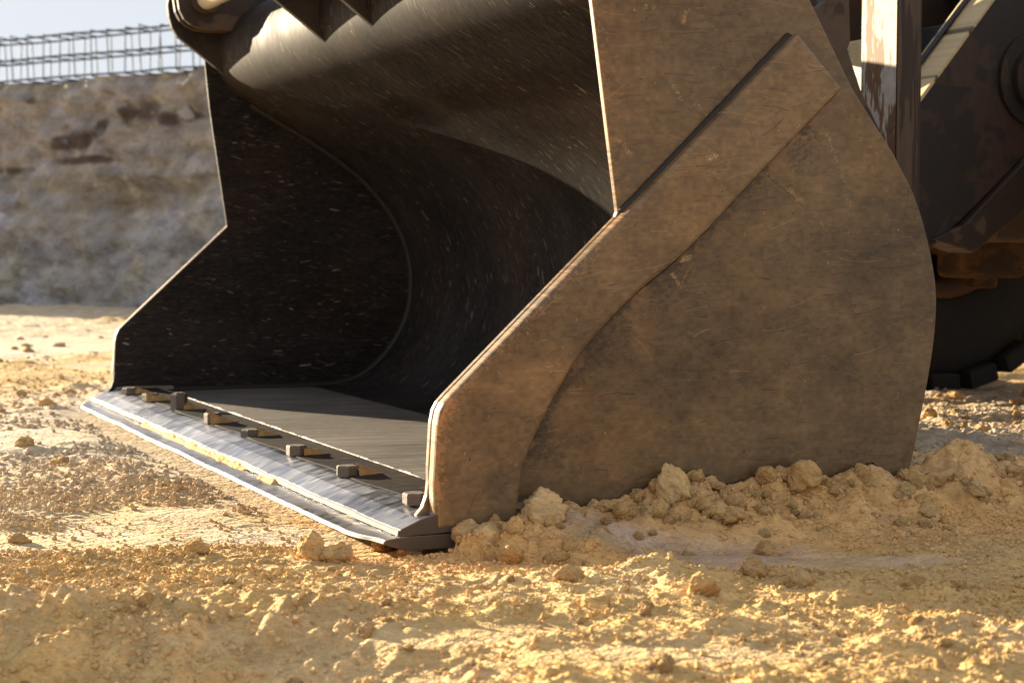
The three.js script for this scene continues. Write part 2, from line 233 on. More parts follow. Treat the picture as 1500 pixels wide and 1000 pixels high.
// ---------------------------------------------------------------- ground
const flats = [                                                       // trodden smooth spots: pixel, half width, half depth, height, paleness
  [395, 785, 0.16, 0.16, -0.036, 0.9], [230, 765, 0.22, 0.22, -0.030, 0.5], [40, 640, 0.22, 0.28, -0.02, 1], [1000, 815, 0.26, 0.075, -0.04, -0.8], [1180, 826, 0.3, 0.09, -0.038, -0.7], [880, 806, 0.12, 0.05, -0.038, -0.4],
  [100, 790, 0.25, 0.12, -0.02, 0.6], [60, 505, 0.7, 0.9, -0.03, 0.8], [200, 535, 0.4, 0.4, -0.03, 0.6], [700, 930, 0.16, 0.07, 0.0, 0.15], [950, 960, 0.2, 0.06, 0.015, 0.1],
].map(([px, py, a, b, y, p]) => { const q = onY(px, py, y), [l, d] = latDep(q.x, q.z); return { l, d, a, b, y, p }; });
const edgePts = [[-1.5, 2.75], [-0.6, 2.70], [-0.25, 2.80], [-0.05, 2.90], [0.1, 2.94], [0.35, 2.86], [0.5, 2.74], [0.8, 2.66], [1.5, 2.6]];
function edgeAt(l) { for (let i = 0; i + 1 < edgePts.length; i++) if (l < edgePts[i + 1][0]) return mix(edgePts[i][1], edgePts[i + 1][1], clamp((l - edgePts[i][0]) / (edgePts[i + 1][0] - edgePts[i][0]))); return 2.6; }
const bermTop = [[-0.1, -0.03], [0.0, -0.02], [0.1, 0.005], [0.2, 0.035], [0.3, 0.035], [0.42, 0.04], [0.55, 0.058], [0.8, 0.054], [1.0, 0.05], [1.15, 0.05], [1.35, 0.02], [1.6, -0.02]];
function bermAt(x) { if (x < -0.1 || x > 1.6) return -0.03; for (let i = 0; i + 1 < bermTop.length; i++) if (x <= bermTop[i + 1][0]) return mix(bermTop[i][1], bermTop[i + 1][1], sm((x - bermTop[i][0]) / (bermTop[i + 1][0] - bermTop[i][0]))); return -0.03; }
let gPale = 0;
function H(x, z, fine = true) {
  const [l, d] = latDep(x, z);
  const under = step(-0.3, -0.05, x) * (1 - step(1.15, 1.4, x)) * step(-3.2, -2.95, z) * (1 - step(-0.12, -0.02, z));    // beneath the bucket
  let y = -0.032 + 0.03 * fbm(x * 0.45 + 4, z * 0.45, 3, 2) * step(3.6, 6, d) + 0.02 * fbm(x * 1.7, z * 1.7, 3, 3) * (d > 3 ? 1 : 0.6);
  // raised ground in the foreground, with a crest on the left that falls towards the camera
  const e = edgeAt(l) + 0.05 * vn(l * 9, 3.3, 5), fg = 1 - step(e - 0.14, e + 0.02, d);
  y += fg * (0.038 * step(-0.35, 0.1, l) + 0.012 * (1 - step(-0.5, 0.0, l)));
  const crest = 1 - step(-0.42, 0.05, l); y += crest * (0.022 * Math.exp(-(((d - 2.50) / 0.15) ** 2)) - 0.10 * (1 - step(2.0, 2.50, d)));
  y -= 0.03 * step(0.1, 0.9, l) * (1 - step(1.9, 2.2, d));
  // dirt pushed up along the near side plate, and the pile at its heel
  let berm = 0;
  if (z > -0.5 && z < 0.6 && x > -0.15 && x < 1.7) {
    const top = bermAt(x) + 0.032, wdt = 0.22 + 0.05 * vn(x * 7, 1.5, 8), f = clamp(1 - Math.max(0, z) / wdt); berm = top * Math.pow(f, 1.15) * (z < 0 ? 1 - step(0.0, 0.12, -z) * (x < 1.18 ? 1 : 0) : 1); y += berm;
    const cx = (x - 1.27) / 0.13, cz = (z + 0.05) / 0.16, c = Math.hypot(cx, cz); if (c < 1) { const hgt = 0.08 * (1 - c * c) * (1 + 0.5 * fbm(x * 14, z * 14, 3, 123)); y = Math.max(y, y + hgt - berm * 0.6); berm += hgt; }
  }
  // right of the bucket: broken ledges
  const rr = step(0.75, 1.5, l) * (1 - step(5.5, 7, d)) * step(2.95, 3.3, d); y += rr * (0.02 + 0.02 * Math.round(1.5 * fbm(x * 3, z * 3, 2, 31)) * 0.6);
  gPale = 0; let flat = 0, fy = 0, fw = 0;
  for (const f of flats) { const q = ((l - f.l) / f.a) ** 2 + ((d - f.d) / f.b) ** 2; if (q < 3) { const k = step(1.5, 0.5, q + 0.45 * fbm(x * 9, z * 9, 2, 6)); flat = Math.max(flat, k); fy += k * f.y; fw += k; gPale += k * f.p; } }
  const calm = step(-0.25, -0.7, l) * step(2.8, 3.3, d), rough = (1 - 0.93 * flat) * (1 - 0.7 * under) * (1 - 0.45 * calm);
  if (fw > 0) y = mix(y, fy / fw, 0.8 * flat * (berm > 0.02 ? 0 : 1));
  const patch = 0.35 + 0.65 * step(-0.25, 0.3, fbm(x * 2.1 + 7, z * 2.6, 3, 41) + 0.25 * fg);
  const far = step(4, 9, d), wx = x + 0.06 * vn(x * 7, z * 7, 151), wz = z + 0.06 * vn(x * 7, z * 7, 153);
  const k1 = fbm(wx * 4.5, wz * 6, 4, 161), k2 = fbm(wx * 9 + 5, wz * 12, 4, 171), k3 = fbm(wx * 20 + 9, wz * 26, 3, 181);
  y += rough * (0.004 * step(0.0, 0.05, k1) + 0.0035 * step(0.05, 0.10, k2) + (d < 7 ? 0.003 * step(0.08, 0.16, k3) : 0)) * (1 + far) * (d < 30 ? 1 : 0);
  y += rough * (0.011 * fbm(x * 4, z * 5, 3, 51) * patch + 0.003 * (1 - Math.abs(fbm(x * 9 + 2, z * 16, 3, 61)) * 2.6) * patch);
  if (far > 0) y += far * rough * (0.020 * fbm(x * 2.4, z * 2.4, 3, 95) + 0.02 * lumps(x, z, 2.2, 0.3, 97));
  if (fine && d < 14) y += rough * patch * (0.022 * lumps(x, z, 9, 0.18 + 0.10 * fg, 71) * (1 + far) + 0.017 * lumps(x + 3, z, 19, 0.27, 81) * (d < 9 ? 1 : 0) + (d < 5.5 ? 0.008 * lumps(x, z + 5, 42, 0.35, 91) + 0.006 * fbm(x * 38, z * 46, 3, 101) : 0));
  const rubble = Math.max(crest * (1 - step(2.5, 2.7, d)), 0.45 * fg * step(-0.1, 0.3, fbm(x * 3 + 5, z * 3, 3, 195))); if (rubble > 0 && fine) y += rubble * (0.016 * lumps(x, z, 12, 0.4, 191) + 0.020 * lumps(x, z, 26, 0.55, 193) + 0.008 * fbm(x * 26, z * 30, 3, 197));
  if (berm > 0.01) y += 0.03 * lumps(x, z, 13, 0.6, 111) + 0.016 * lumps(x, z, 30, 0.6, 113) + 0.02 * fbm(x * 11, z * 11, 4, 121);
  if (under > 0) y = mix(y, Math.min(y, -0.05), under);
  if (x > -0.20 && x < 0.10 && z > -2.99 && z < 0.09) y = Math.min(y, mix(-0.036, y, Math.max(step(0.035, 0.09, z), step(-0.16, -0.20, x), step(-0.02, 0.10, x))));                        // the lip bears on the soil
  if (x >= 0.02 && x < 1.12 && z > -2.95 && z < 0.0) y = Math.min(y, -0.02);
  if (Math.abs(x - 3.02) < 0.25 && ((z < -2.2 && z > -2.85) || (z > -0.8 && z < -0.2))) y = Math.min(y, -0.02);
  return y;
}
function soil(x, z, pale) {
    const pl = clamp(pale), wet = clamp(-pale), n = fbm(x * 1.3, z * 1.5, 4, 131), m = fbm(x * 8, z * 8, 3, 141), chalk = step(-0.05, 0.35, fbm(x * 0.55 + 3, z * 0.42 + 9, 4, 145) + 0.35 * step(-0.1, -0.9, z));
    let r = 0.71 + 0.06 * n + 0.05 * m, g = 0.47 + 0.06 * n + 0.05 * m, b = 0.19 + 0.05 * n + 0.04 * m; const dug = step(0.6, 0.3, Math.max(-x * 1.2 + 0.2, z, -z - 2.2) + 0.25 * fbm(x * 5, z * 5, 4, 147)); r = mix(r, 0.78, dug); g = mix(g, 0.475, dug); b = mix(b, 0.19, dug);
    r = mix(r, 0.69, chalk * 0.85); g = mix(g, 0.575, chalk * 0.85); b = mix(b, 0.43, chalk * 0.85);             // patches of chalkier soil
    r = mix(r, 0.80, pl * 0.7); g = mix(g, 0.70, pl * 0.7); b = mix(b, 0.54, pl * 0.7);
    r = mix(r, 0.66, wet * 0.8); g = mix(g, 0.48, wet * 0.8); b = mix(b, 0.34, wet * 0.8);
    return [r, g, b];
}
{
  const lines = (a, b, s, gl, gr, lo, hi) => { const out = []; for (let v = a; v <= b + 1e-9; v += s) out.push(v); let v = b, c = s; while (v < hi) { c *= gr; v += c; out.push(v); } v = a; c = s; while (v > lo) { c *= gl; v -= c; out.unshift(v); } return out; };
  const xs = lines(-0.95, 1.35, 0.0062, 1.035, 1.022, -160, 220), zs = lines(-0.9, 1.2, 0.0062, 1.009, 1.06, -260, 40);
  const nx = xs.length, nz = zs.length, p = new Float32Array(nx * nz * 3), t = new Float32Array(nx * nz * 2), c = new Float32Array(nx * nz * 3), idx = new Uint32Array((nx - 1) * (nz - 1) * 6);
  for (let i = 0; i < nx; i++) for (let j = 0; j < nz; j++) {
    const k = i * nz + j, x = xs[i], z = zs[j]; p[k * 3] = x; p[k * 3 + 1] = H(x, z); p[k * 3 + 2] = z; t[k * 2] = (x + 0.8 * p[k * 3 + 1]) / 1.1; t[k * 2 + 1] = (z - 0.9 * p[k * 3 + 1]) / 1.1;
    const [r, g, b] = soil(x, z, gPale);
    c[k * 3] = r; c[k * 3 + 1] = g; c[k * 3 + 2] = b;
  }
  let o = 0; for (let i = 0; i < nx - 1; i++) for (let j = 0; j < nz - 1; j++) { const a = i * nz + j, b = a + nz; idx[o++] = a; idx[o++] = a + 1; idx[o++] = b; idx[o++] = b; idx[o++] = a + 1; idx[o++] = b + 1; }
  const g = new THREE.BufferGeometry(); g.setAttribute('position', new THREE.BufferAttribute(p, 3)); g.setAttribute('uv', new THREE.BufferAttribute(t, 2)); g.setAttribute('color', new THREE.BufferAttribute(c, 3)); g.setIndex(new THREE.BufferAttribute(idx, 1)); g.computeVertexNormals();
  console.log('ground', nx, nz, idx.length / 3);
  single('ground', g, M.sand, 'bare yellow sandy soil, churned and trodden, reaching to the horizon', null, null, 'structure');
}

// ---------------------------------------------------------------- cut bank with a rebar cage on top, behind the site
{
  const d0 = (l) => 13.3 - 0.55 * l, L0 = -9, L1 = 2.6, NU = 420, NV = 120;
  const dir = new THREE.Vector2(...frameXZ(1, d0(1))).sub(new THREE.Vector2(...frameXZ(0, d0(0)))).normalize(), nrm = new THREE.Vector2(-dir.y, dir.x);   // nrm looks to the camera
  if (nrm.dot(new THREE.Vector2(CAM.x, CAM.z).sub(new THREE.Vector2(...frameXZ(0, d0(0))))) < 0) nrm.negate();
  const topY = (l) => 2.03 + 0.012 * (l + 4.8) + 0.035 * fbm(l * 2.2, 1, 3, 5);
  // feature positions: lateral metres and height from pixels on the bank
  const at = (px, py) => { const k = (px - 750) / FPX, dep = 13.3 / (1 + 0.55 * k), l = k * dep; return [l, CAM.y + (355 - py) / FPX * dep]; };
  const blobs = [[205, 162, 0.20, 0.12, 'd'], [178, 165, 0.10, 0.13, 'd'], [110, 205, 0.18, 0.10, 'd'], [85, 210, 0.14, 0.09, 'd'], [140, 190, 0.12, 0.10, 'd'], [240, 175, 0.10, 0.08, 'd'], [270, 170, 0.16, 0.05, 'd'], [40, 148, 0.06, 0.04, 'd'], [20, 250, 0.2, 0.05, 'd'], [120, 235, 0.4, 0.04, 'd'], [262, 165, 0.07, 0.05, 'p'], [135, 165, 0.06, 0.05, 'p'], [10, 200, 0.16, 0.12, 'p'], [200, 215, 0.28, 0.09, 'p'], [275, 205, 0.2, 0.09, 'p'], [143, 275, 0.04, 0.12, 'w'], [181, 272, 0.045, 0.13, 'w'], [200, 258, 0.03, 0.06, 'w'], [57, 225, 0.05, 0.14, 'w'], [10, 320, 0.1, 0.1, 'w'], [190, 300, 0.40, 0.09, 'y'], [170, 330, 0.42, 0.10, 'y'], [120, 300, 0.3, 0.08, 'y'], [260, 320, 0.15, 0.08, 'w']].map(([px, py, a, b, k]) => { const [l, y] = at(px, py); return { l, y, a, b, k }; });
  const cav = at(185, 300), lip = at(185, 262);
  const pos = (u, v) => {
    const l = mix(L0, L1, u), top = topY(l), y = mix(-0.12, top, v), [bx, bz] = frameXZ(l, d0(l));
    let o = 0.28 * (1 - v) ** 2 + 0.14 * fbm(l * 1.3, y * 1.6, 4, 7) + 0.09 * fbm(l * 6, y * 6, 3, 8) + 0.06 * lumps(l, y, 4, 0.5, 9) + 0.04 * lumps(l, y, 9, 0.5, 19) + 0.05 * step(0.46, 0.53, v + 0.03 * vn(l * 2, 1, 5)) * -1 + 0.02 * fbm(l * 16, y * 16, 2, 12);
    const q = ((l - cav[0]) / 0.55) ** 2 + ((y - cav[1]) / 0.2) ** 2; o -= 0.26 * Math.exp(-q * 1.3); const q2 = ((l - cav[0]) / 0.6) ** 2 + ((y - cav[1] - 0.27) / 0.09) ** 2; o += 0.08 * Math.exp(-q2);
    o -= 0.08 * step(0.93, 1, v);
    return [bx + nrm.x * o, y, bz + nrm.y * o, l / 1.6, y / 1.6];
  };
  const face = grid(NU, NV, (i, j) => pos(i / NU, j / NV)), col = new Float32Array((NU + 1) * (NV + 1) * 3);
  for (let i = 0; i <= NU; i++) for (let j = 0; j <= NV; j++) {
    const l = mix(L0, L1, i / NU), top = topY(l), y = mix(-0.12, top, j / NV), n = fbm(l * 2.4, y * 3.4, 5, 21), f = fbm(l * 11, y * 11, 4, 23), v = j / NV, strat = fbm(l * 0.7, y * 9, 3, 27);
    let b = 1 + 0.22 * n + 0.34 * f + 0.24 * strat, c = [0.33, 0.285, 0.245]; const up = step(0.5, 0.62, v); c = [mix(0.42, 0.45, up), mix(0.40, 0.405, up), mix(0.385, 0.37, up)];
    const nz = 0.35 * fbm(l * 9, y * 9, 4, 31);
    for (const q of blobs) { const k = step(1.15, 0.55, Math.hypot((l - q.l) / q.a, (y - q.y) / q.b) + nz * 1.6); if (k <= 0) continue; const tc = { d: [0.11, 0.075, 0.06], p: [0.46, 0.41, 0.36], w: [0.56, 0.54, 0.54], y: [0.36, 0.29, 0.19] }[q.k], w = k * (q.k === 'y' ? 0.6 : 0.92); for (let m = 0; m < 3; m++) c[m] = mix(c[m], tc[m], w); }
    const spot = step(0.35, 0.6, fbm(l * 13 + 5, y * 13, 2, 37)); for (let m = 0; m < 3; m++) c[m] = mix(c[m], 0.46 - 0.03 * m, spot * 0.5);
    const k = (i * (NV + 1) + j) * 3; for (let m = 0; m < 3; m++) col[k + m] = c[m] * b;
  }
  face.setAttribute('color', new THREE.BufferAttribute(col, 3));
  const bank = thing('quarry_bank', 'tall cut bank of grey-brown rubble and clay behind the bare ground', 'bank');
  part('rock_face', face, M.wall, bank);
  const topSheet = grid(80, 12, (i, j) => { const l = mix(L0, L1, i / 80), [bx, bz] = frameXZ(l, d0(l)), o = -0.03 - j / 12 * 30, q = pos(i / 80, 1); return j ? [bx + nrm.x * o, topY(l) + 0.02 * vn(l * 3, j, 3), bz + nrm.y * o, l / 1.6, o / 1.6] : [q[0], q[1], q[2], q[3], q[4]]; });
  { const c = new Float32Array(topSheet.attributes.position.count * 3); for (let i = 0; i < c.length; i += 3) { c[i] = 0.42; c[i + 1] = 0.34; c[i + 2] = 0.24; } topSheet.setAttribute('color', new THREE.BufferAttribute(c, 3)); }
  part('bank_top', topSheet, M.wall, bank);
  for (const u of [0, 1]) { const side = grid(1, 24, (i, j) => { const q = pos(u, j / 24); return i ? [q[0] - nrm.x * 30, q[1], q[2] - nrm.y * 30, 18, q[4]] : q; }); const c = new Float32Array(side.attributes.position.count * 3).fill(0.3); side.setAttribute('color', new THREE.BufferAttribute(c, 3)); part('bank_end', side, M.wall, bank); }
  const R = rng(91), sv = Array.from({ length: 4 }, (_, k) => { const g = new THREE.IcosahedronGeometry(1, 2), P = g.attributes.position; for (let i = 0; i < P.count; i++) { const v = new THREE.Vector3().fromBufferAttribute(P, i), s = 1 + 0.55 * fbm(v.x * 1.6 + k * 9, v.y * 1.6 + v.z * 1.1, 3, 5); P.setXYZ(i, v.x * s, v.y * s, v.z * s); } const m = mergeVertices(g.deleteAttribute('normal').deleteAttribute('uv')); m.computeVertexNormals(); m.setAttribute('uv', new THREE.BufferAttribute(new Float32Array(m.attributes.position.count * 2), 2)); return m; });
  for (const [px, py, a, b] of [[262, 166, 0.09, 0.055]]) {
    const [l, y] = at(px, py), u = (l - L0) / (L1 - L0), v = (y + 0.12) / (topY(l) + 0.12), q = pos(u, v), m = part('embedded_stone', sv[R() * 4 | 0], M.stone, bank); m.position.set(q[0] + nrm.x * 0.02, q[1], q[2] + nrm.y * 0.02); m.scale.set(a, b, 0.035); m.rotation.y = Math.atan2(nrm.x, nrm.y); m.rotation.z = (R() - 0.5) * 0.8;
  }
  // rebar cage lying on the bank
  const cage = thing('rebar_cage', 'long steel rebar cage of two rows of squares lying along the bank top', 'rebar cage');
  const cl = (l, up, back) => { const [bx, bz] = frameXZ(l, d0(l)); return [bx - nrm.x * back, topY(l) * 0 + 2.045 + 0.012 * (l + 4.8) + up, bz - nrm.y * back]; };
  for (const up of [0.012, 0.205, 0.395]) for (const back of [0.12, 0.40]) { const pts = []; for (let k = 0; k <= 40; k++) { const l = mix(-8.4, 2.2, k / 40); pts.push(new THREE.Vector3(...cl(l, up + 0.008 * vn(k * 0.7, up * 50 + back * 9, 3), back + 0.008 * vn(k * 0.6, up * 30 + 5, 4)))); } part('longitudinal_bar', new THREE.TubeGeometry(new THREE.CatmullRomCurve3(pts), 120, 0.0095, 6), M.rebar, cage); }
  const R2 = rng(47);
  for (let l = -8.3; l < 2.1; l += 0.172 + (R2() - 0.5) * 0.02) {
    const t1 = (R2() - 0.5) * 0.05, t2 = (R2() - 0.5) * 0.06, over = 0.02 * R2(), a = cl(l, 0, 0.108), b = cl(l + t1, 0.405 + over, 0.108), c = cl(l + t1 + t2, 0.405, 0.412), d = cl(l + t2, 0, 0.412), m1 = cl(l + t1 / 2, 0.213, 0.108), m2 = cl(l + t1 / 2 + t2, 0.213, 0.412);
    part('stirrup', merge([cyl(0.0065, a, b, 6), cyl(0.0065, b, c, 6), cyl(0.0065, c, d, 6), cyl(0.0065, d, a, 6), cyl(0.006, m1, m2, 6)]), M.rebar, cage);
  }
}

// ---------------------------------------------------------------- loader bucket
const ZN = 0, ZF = -2.919;
const bucket = thing('loader_bucket', 'wide brown steel loader bucket resting with its lip on the soil', 'bucket');
{
  // side plates
  const outline = [[-0.024, 0.038], [-0.012, 0.051], [-0.003, 0.074], [0.0, 0.10], [0.0, 0.13], [0.005, 0.21], [0.010, 0.235], [0.019, 0.251], [0.034, 0.266], [0.398, 0.601], [0.402, 0.610], [0.381, 0.756], [0.344, 1.018], [0.322, 1.25], [0.345, 1.36], [0.40, 1.39], [0.55, 1.345], [0.70, 1.235], [0.848, 1.048], [0.957, 0.871], [1.064, 0.738], ...spline([[1.064, 0.738], [1.119, 0.652], [1.157, 0.557], [1.181, 0.454], [1.182, 0.381], [1.171, 0.292], [1.149, 0.189], [1.129, 0.101], [1.110, 0.040]], 30).slice(1), [1.06, 0.006], [0.9, -0.004], [0.0, 0.0], [-0.024, 0.006]];
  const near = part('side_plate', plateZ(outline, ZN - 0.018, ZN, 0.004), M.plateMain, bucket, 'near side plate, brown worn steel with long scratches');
  const far = part('side_plate', plateZ(outline, ZF - 0.018, ZF, 0.004), M.inner, bucket, 'far side plate, dark inside face with bright worn front edge');
  const inStrip = spline([[0.909, 0.867], [0.72, 0.697], [0.537, 0.53], [0.429, 0.45], [0.354, 0.384], [0.294, 0.319], [0.243, 0.241], [0.207, 0.177], [0.185, 0.125], [0.172, 0.05], [0.170, 0.012]], 60);
  const strip = [[0.0, 0.012], [-0.002, 0.10], [0.0, 0.13], [0.005, 0.21], [0.010, 0.235], [0.019, 0.251], [0.034, 0.266], [0.398, 0.601], [0.793, 0.970], [0.80, 0.973], ...inStrip];
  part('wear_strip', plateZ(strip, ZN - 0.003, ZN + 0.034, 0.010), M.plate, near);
  part('wear_strip', plateZ(strip, ZF - 0.040, ZF - 0.015, 0.004), M.plate, far);
  const weldPath = (pts, r, seed, n) => { const q = pts.map((a) => new THREE.Vector3(...a)); const g = new THREE.TubeGeometry(new THREE.CatmullRomCurve3(q, false, 'centripetal'), n, r, 7), P = g.attributes.position; for (let i = 0; i < P.count; i++) { const k = 1 + 0.0; P.setXYZ(i, P.getX(i) + 0.0012 * vn(P.getX(i) * 160, P.getY(i) * 160 + P.getZ(i) * 160, seed), P.getY(i) + 0.0012 * vn(P.getY(i) * 150 + 7, P.getZ(i) * 150, seed), P.getZ(i) * k); } g.computeVertexNormals(); return g; };
  part('weld_bead', weldPath([[0.405, 0.606, 0.004], [0.6, 0.788, 0.004], [0.796, 0.972, 0.004]], 0.009, 3, 160), M.weld, near, 'dark weld bead along the upper edge of the strip');
  part('weld_bead', weldPath(inStrip.filter((_, i) => i % 3 === 0).map((q) => [q[0] + 0.003, q[1] - 0.002, 0.001]), 0.007, 5, 220), M.weld, near);

  // floor and back: one rolled sheet that ends in the round nose at the top
  const TC = [0.53, 1.207], TR = 0.165;
  const prof = spline([[0.13, 0.034], [0.30, 0.032], [0.52, 0.031], [0.70, 0.031], [0.80, 0.034], [0.90, 0.062], [1.0, 0.145], [1.078, 0.275], [1.098, 0.43], [1.058, 0.588], [0.935, 0.757], [0.75, 0.893], [0.598, 0.979], [0.52, 1.0235], [0.449, 1.0635]], 90);
  const a0 = Math.atan2(1.0635 - TC[1], 0.449 - TC[0]); for (let k = 1; k <= 40; k++) { const a = -Math.PI + (Math.PI + a0) - k / 40 * (Math.PI + a0 + Math.PI + 0.9) ; prof.push([TC[0] + TR * Math.cos(a), TC[1] + TR * Math.sin(a)]); }
  const arc = [0]; for (let i = 1; i < prof.length; i++) arc.push(arc[i - 1] + Math.hypot(prof[i][0] - prof[i - 1][0], prof[i][1] - prof[i - 1][1]));
  const NZ = 120, N = prof.length - 1, nr = prof.map((q, i) => { const a = prof[Math.max(0, i - 1)], b = prof[Math.min(N, i + 1)], L = Math.hypot(b[0] - a[0], b[1] - a[1]); return [-(b[1] - a[1]) / L, (b[0] - a[0]) / L]; });
  const cut = arc.findIndex((a) => a > 0.56), sheet = (off, j0, j1) => grid(NZ, j1 - j0, (i, jj) => { const j = j0 + jj, z = mix(ZF + 0.002, ZN - 0.020, i / NZ), s = arc[j], dent = (s < 0.75 ? 0.006 : mix(0.006, 0.0012, clamp((s - 0.75) * 3))) * fbm(s * 2.6, z * 2.2, 3, 201) * Math.min(1, s * 3) * (i === 0 || i === NZ ? 0.4 : 1) * (s > 1.85 ? 0.3 : 1), o = off + dent; return [prof[j][0] + nr[j][0] * o, prof[j][1] + nr[j][1] * o, z, s, z]; });
  part('back_sheet', merge([sheet(0, cut, N), sheet(-0.02, cut, N)]), M.inner, bucket, 'rolled back sheet, near-black steel full of pale scratches');
  part('floor_sheet', merge([sheet(0, 0, cut), sheet(-0.02, 0, cut)]), M.floor, bucket, 'scoured grey floor sheet streaked from front to back');
  // welds where the sheet meets the side plates, and along the floor joint
  const prof3 = prof.slice(0, 92).filter((_, i) => i % 4 === 0);
  part('corner_weld', weldPath(prof3.map((q, i) => [q[0] + nr[Math.min(i * 4, N)][0] * 0.004, q[1] + nr[Math.min(i * 4, N)][1] * 0.004, ZF + 0.004]), 0.011, 7, 260), M.weld, far);
  part('corner_weld', weldPath(prof3.map((q, i) => [q[0] + nr[Math.min(i * 4, N)][0] * 0.004, q[1] + nr[Math.min(i * 4, N)][1] * 0.004, ZN - 0.022]), 0.011, 7, 260), M.weld, near);
  const fw = []; for (let k = 0; k <= 80; k++) fw.push([0.148 + 0.004 * vn(k * 0.8, 2, 5), 0.0445 + 0.001 * vn(k * 1.3, 9, 5), mix(ZF + 0.03, ZN - 0.05, k / 80)]);
  part('floor_weld', weldPath(fw, 0.0048, 9, 700), M.weldBright, bucket, 'pale worn weld bead running along the floor joint');

  // cutting edge in two layers
  const wave = (z, s) => 0.5 + 0.5 * Math.cos(z / 0.40 * 6.283 + s);
  const edge = [[-0.071, 0.006], [-0.0745, 0.011], [-0.0725, 0.0165], [-0.069, 0.0195], [-0.030, 0.0345], [0.004, 0.0425], [0.030, 0.0455], [0.146, 0.0455], [0.146, 0.012], [0.0, 0.006]];
  const edgeWob = (x, y, z) => [x < -0.05 ? 0.004 * fbm(z * 5, 1, 3, 5) + 0.0015 * vn(z * 60, 2, 7) : 0, y > 0.012 && x < 0.14 ? 0.0004 * fbm(z * 6, x * 20, 2, 9) - (x < -0.05 ? 0.002 * wave(z, 1) : 0) : 0];
  const eg = barZ(edge.slice().reverse(), ZF - 0.03, ZN + 0.03, 260, edgeWob);
  part('base_edge', eg, M.polish, bucket, 'polished upper edge plate carrying the bolts');
  part('edge_face', barZ([[-0.0756, 0.007], [-0.0716, 0.007], [-0.0716, 0.0183], [-0.0744, 0.0172]], ZF - 0.031, ZN + 0.031, 260, edgeWob), M.edgeFace, bucket);
  part('edge_end', plateZ([[-0.073, 0.007], [-0.069, 0.0190], [-0.030, 0.0340], [0.004, 0.0420], [0.146, 0.0450], [0.146, 0.012], [0.0, 0.006]], ZN + 0.0295, ZN + 0.033, 0.001), M.edgeEnd, bucket);
  part('edge_end', plateZ([[-0.104, -0.006], [-0.094, 0.002], [-0.05, 0.0040], [0.06, 0.0040], [0.06, -0.0215], [-0.06, -0.0215]], ZN + 0.0305, ZN + 0.0345, 0.001), M.edgeEnd, bucket);
  // the part of the plate behind the bolts is dull: a thin liner plate
  part('liner_plate', barZ([[0.020, 0.0450], [0.142, 0.0452], [0.142, 0.0478], [0.024, 0.0474]], ZF + 0.004, ZN - 0.036, 200, (x, y, z) => [x < 0.05 ? 0.006 * fbm(z * 4, 3, 3, 11) - 0.010 * wave(z, 0.3) : 0, 0]), M.inner, bucket);
  const lip = [[-0.128, -0.005], [-0.1245, -0.001], [-0.096, 0.0025], [-0.05, 0.0045], [0.06, 0.0045], [0.06, -0.022], [-0.06, -0.022], [-0.120, -0.0095]];
  const lipWob = (x, y, z) => { const end = Math.max(step(-0.14, 0.032, z), step(-2.80, -2.955, z)); return [x < -0.09 ? 0.003 * fbm(z * 4, 5, 3, 15) + 0.0012 * vn(z * 70, 3, 5) + end * end * 0.025 : 0, x < -0.09 ? end * 0.002 : 0]; };
  part('wear_edge', barZ(lip.slice().reverse(), ZF - 0.036, ZN + 0.032, 260, lipWob), M.polish, bucket, 'polished lower wear edge, bowed at both ends');
  part('edge_face', barZ([[-0.1290, -0.0072], [-0.1225, -0.0090], [-0.1225, -0.0004], [-0.1272, -0.0032]], ZF - 0.037, ZN + 0.033, 260, lipWob), M.edgeFace, bucket);
  const fil = [[-0.05, 0.040], [0.10, 0.045], [0.12, 0.075], [0.02, 0.066], [-0.02, 0.054]];
  for (const [z0, z1, p] of [[ZN + 0.001, ZN + 0.024, near], [ZF + 0.02, ZF + 0.001, far]]) part('corner_fillet', barZ([[-0.004, 0.040], [0.20, 0.040], [0.20, 0.052], [0.03, 0.056], [0.005, 0.052]], Math.min(z0, z1), Math.max(z0, z1), 1), M.worn, p);

  // bolts
  const hex = (r, h, b) => { const s = new THREE.Shape(Array.from({ length: 6 }, (_, i) => new THREE.Vector2(r * Math.cos(i / 6 * 6.2832 + 0.2), r * Math.sin(i / 6 * 6.2832 + 0.2)))); const hole = new THREE.Path(); hole.absarc(0, 0, r * 0.52, 0, 6.2832, true); s.holes.push(hole); const g = new THREE.ExtrudeGeometry(s, { depth: h - 2 * b, bevelEnabled: true, bevelSize: b, bevelThickness: b, bevelOffset: -b, bevelSegments: 3, curveSegments: 12 }); g.rotateX(-Math.PI / 2); g.translate(0, b, 0); return g; };
  const nutG = hex(0.026, 0.029, 0.005), studG = new THREE.CylinderGeometry(0.013, 0.0135, 0.024, 16); studG.translate(0, 0.012, 0);
  const tallG = hex(0.025, 0.052, 0.006), tallS = new THREE.CylinderGeometry(0.013, 0.0135, 0.055, 16); tallS.translate(0, 0.0275, 0);
  const R = rng(5);
  const dirtG = Array.from({ length: 4 }, (_, k) => { const g = grid(20, 14, (i, j) => { const u = i / 20, v = j / 14 * 2 - 1, w = 1 - u * 0.75, hgt = (1 - u) ** 1.2 * Math.sqrt(Math.max(0, 1 - v * v)); return [u * 1.0 - 0.1, hgt * (1 + 0.25 * fbm(u * 6 + k * 7, v * 3, 3, 9)) - 0.02, v * w * 0.5 + 0.05 * vn(u * 5, k, 3), u, v * 0.3]; }); return g; });
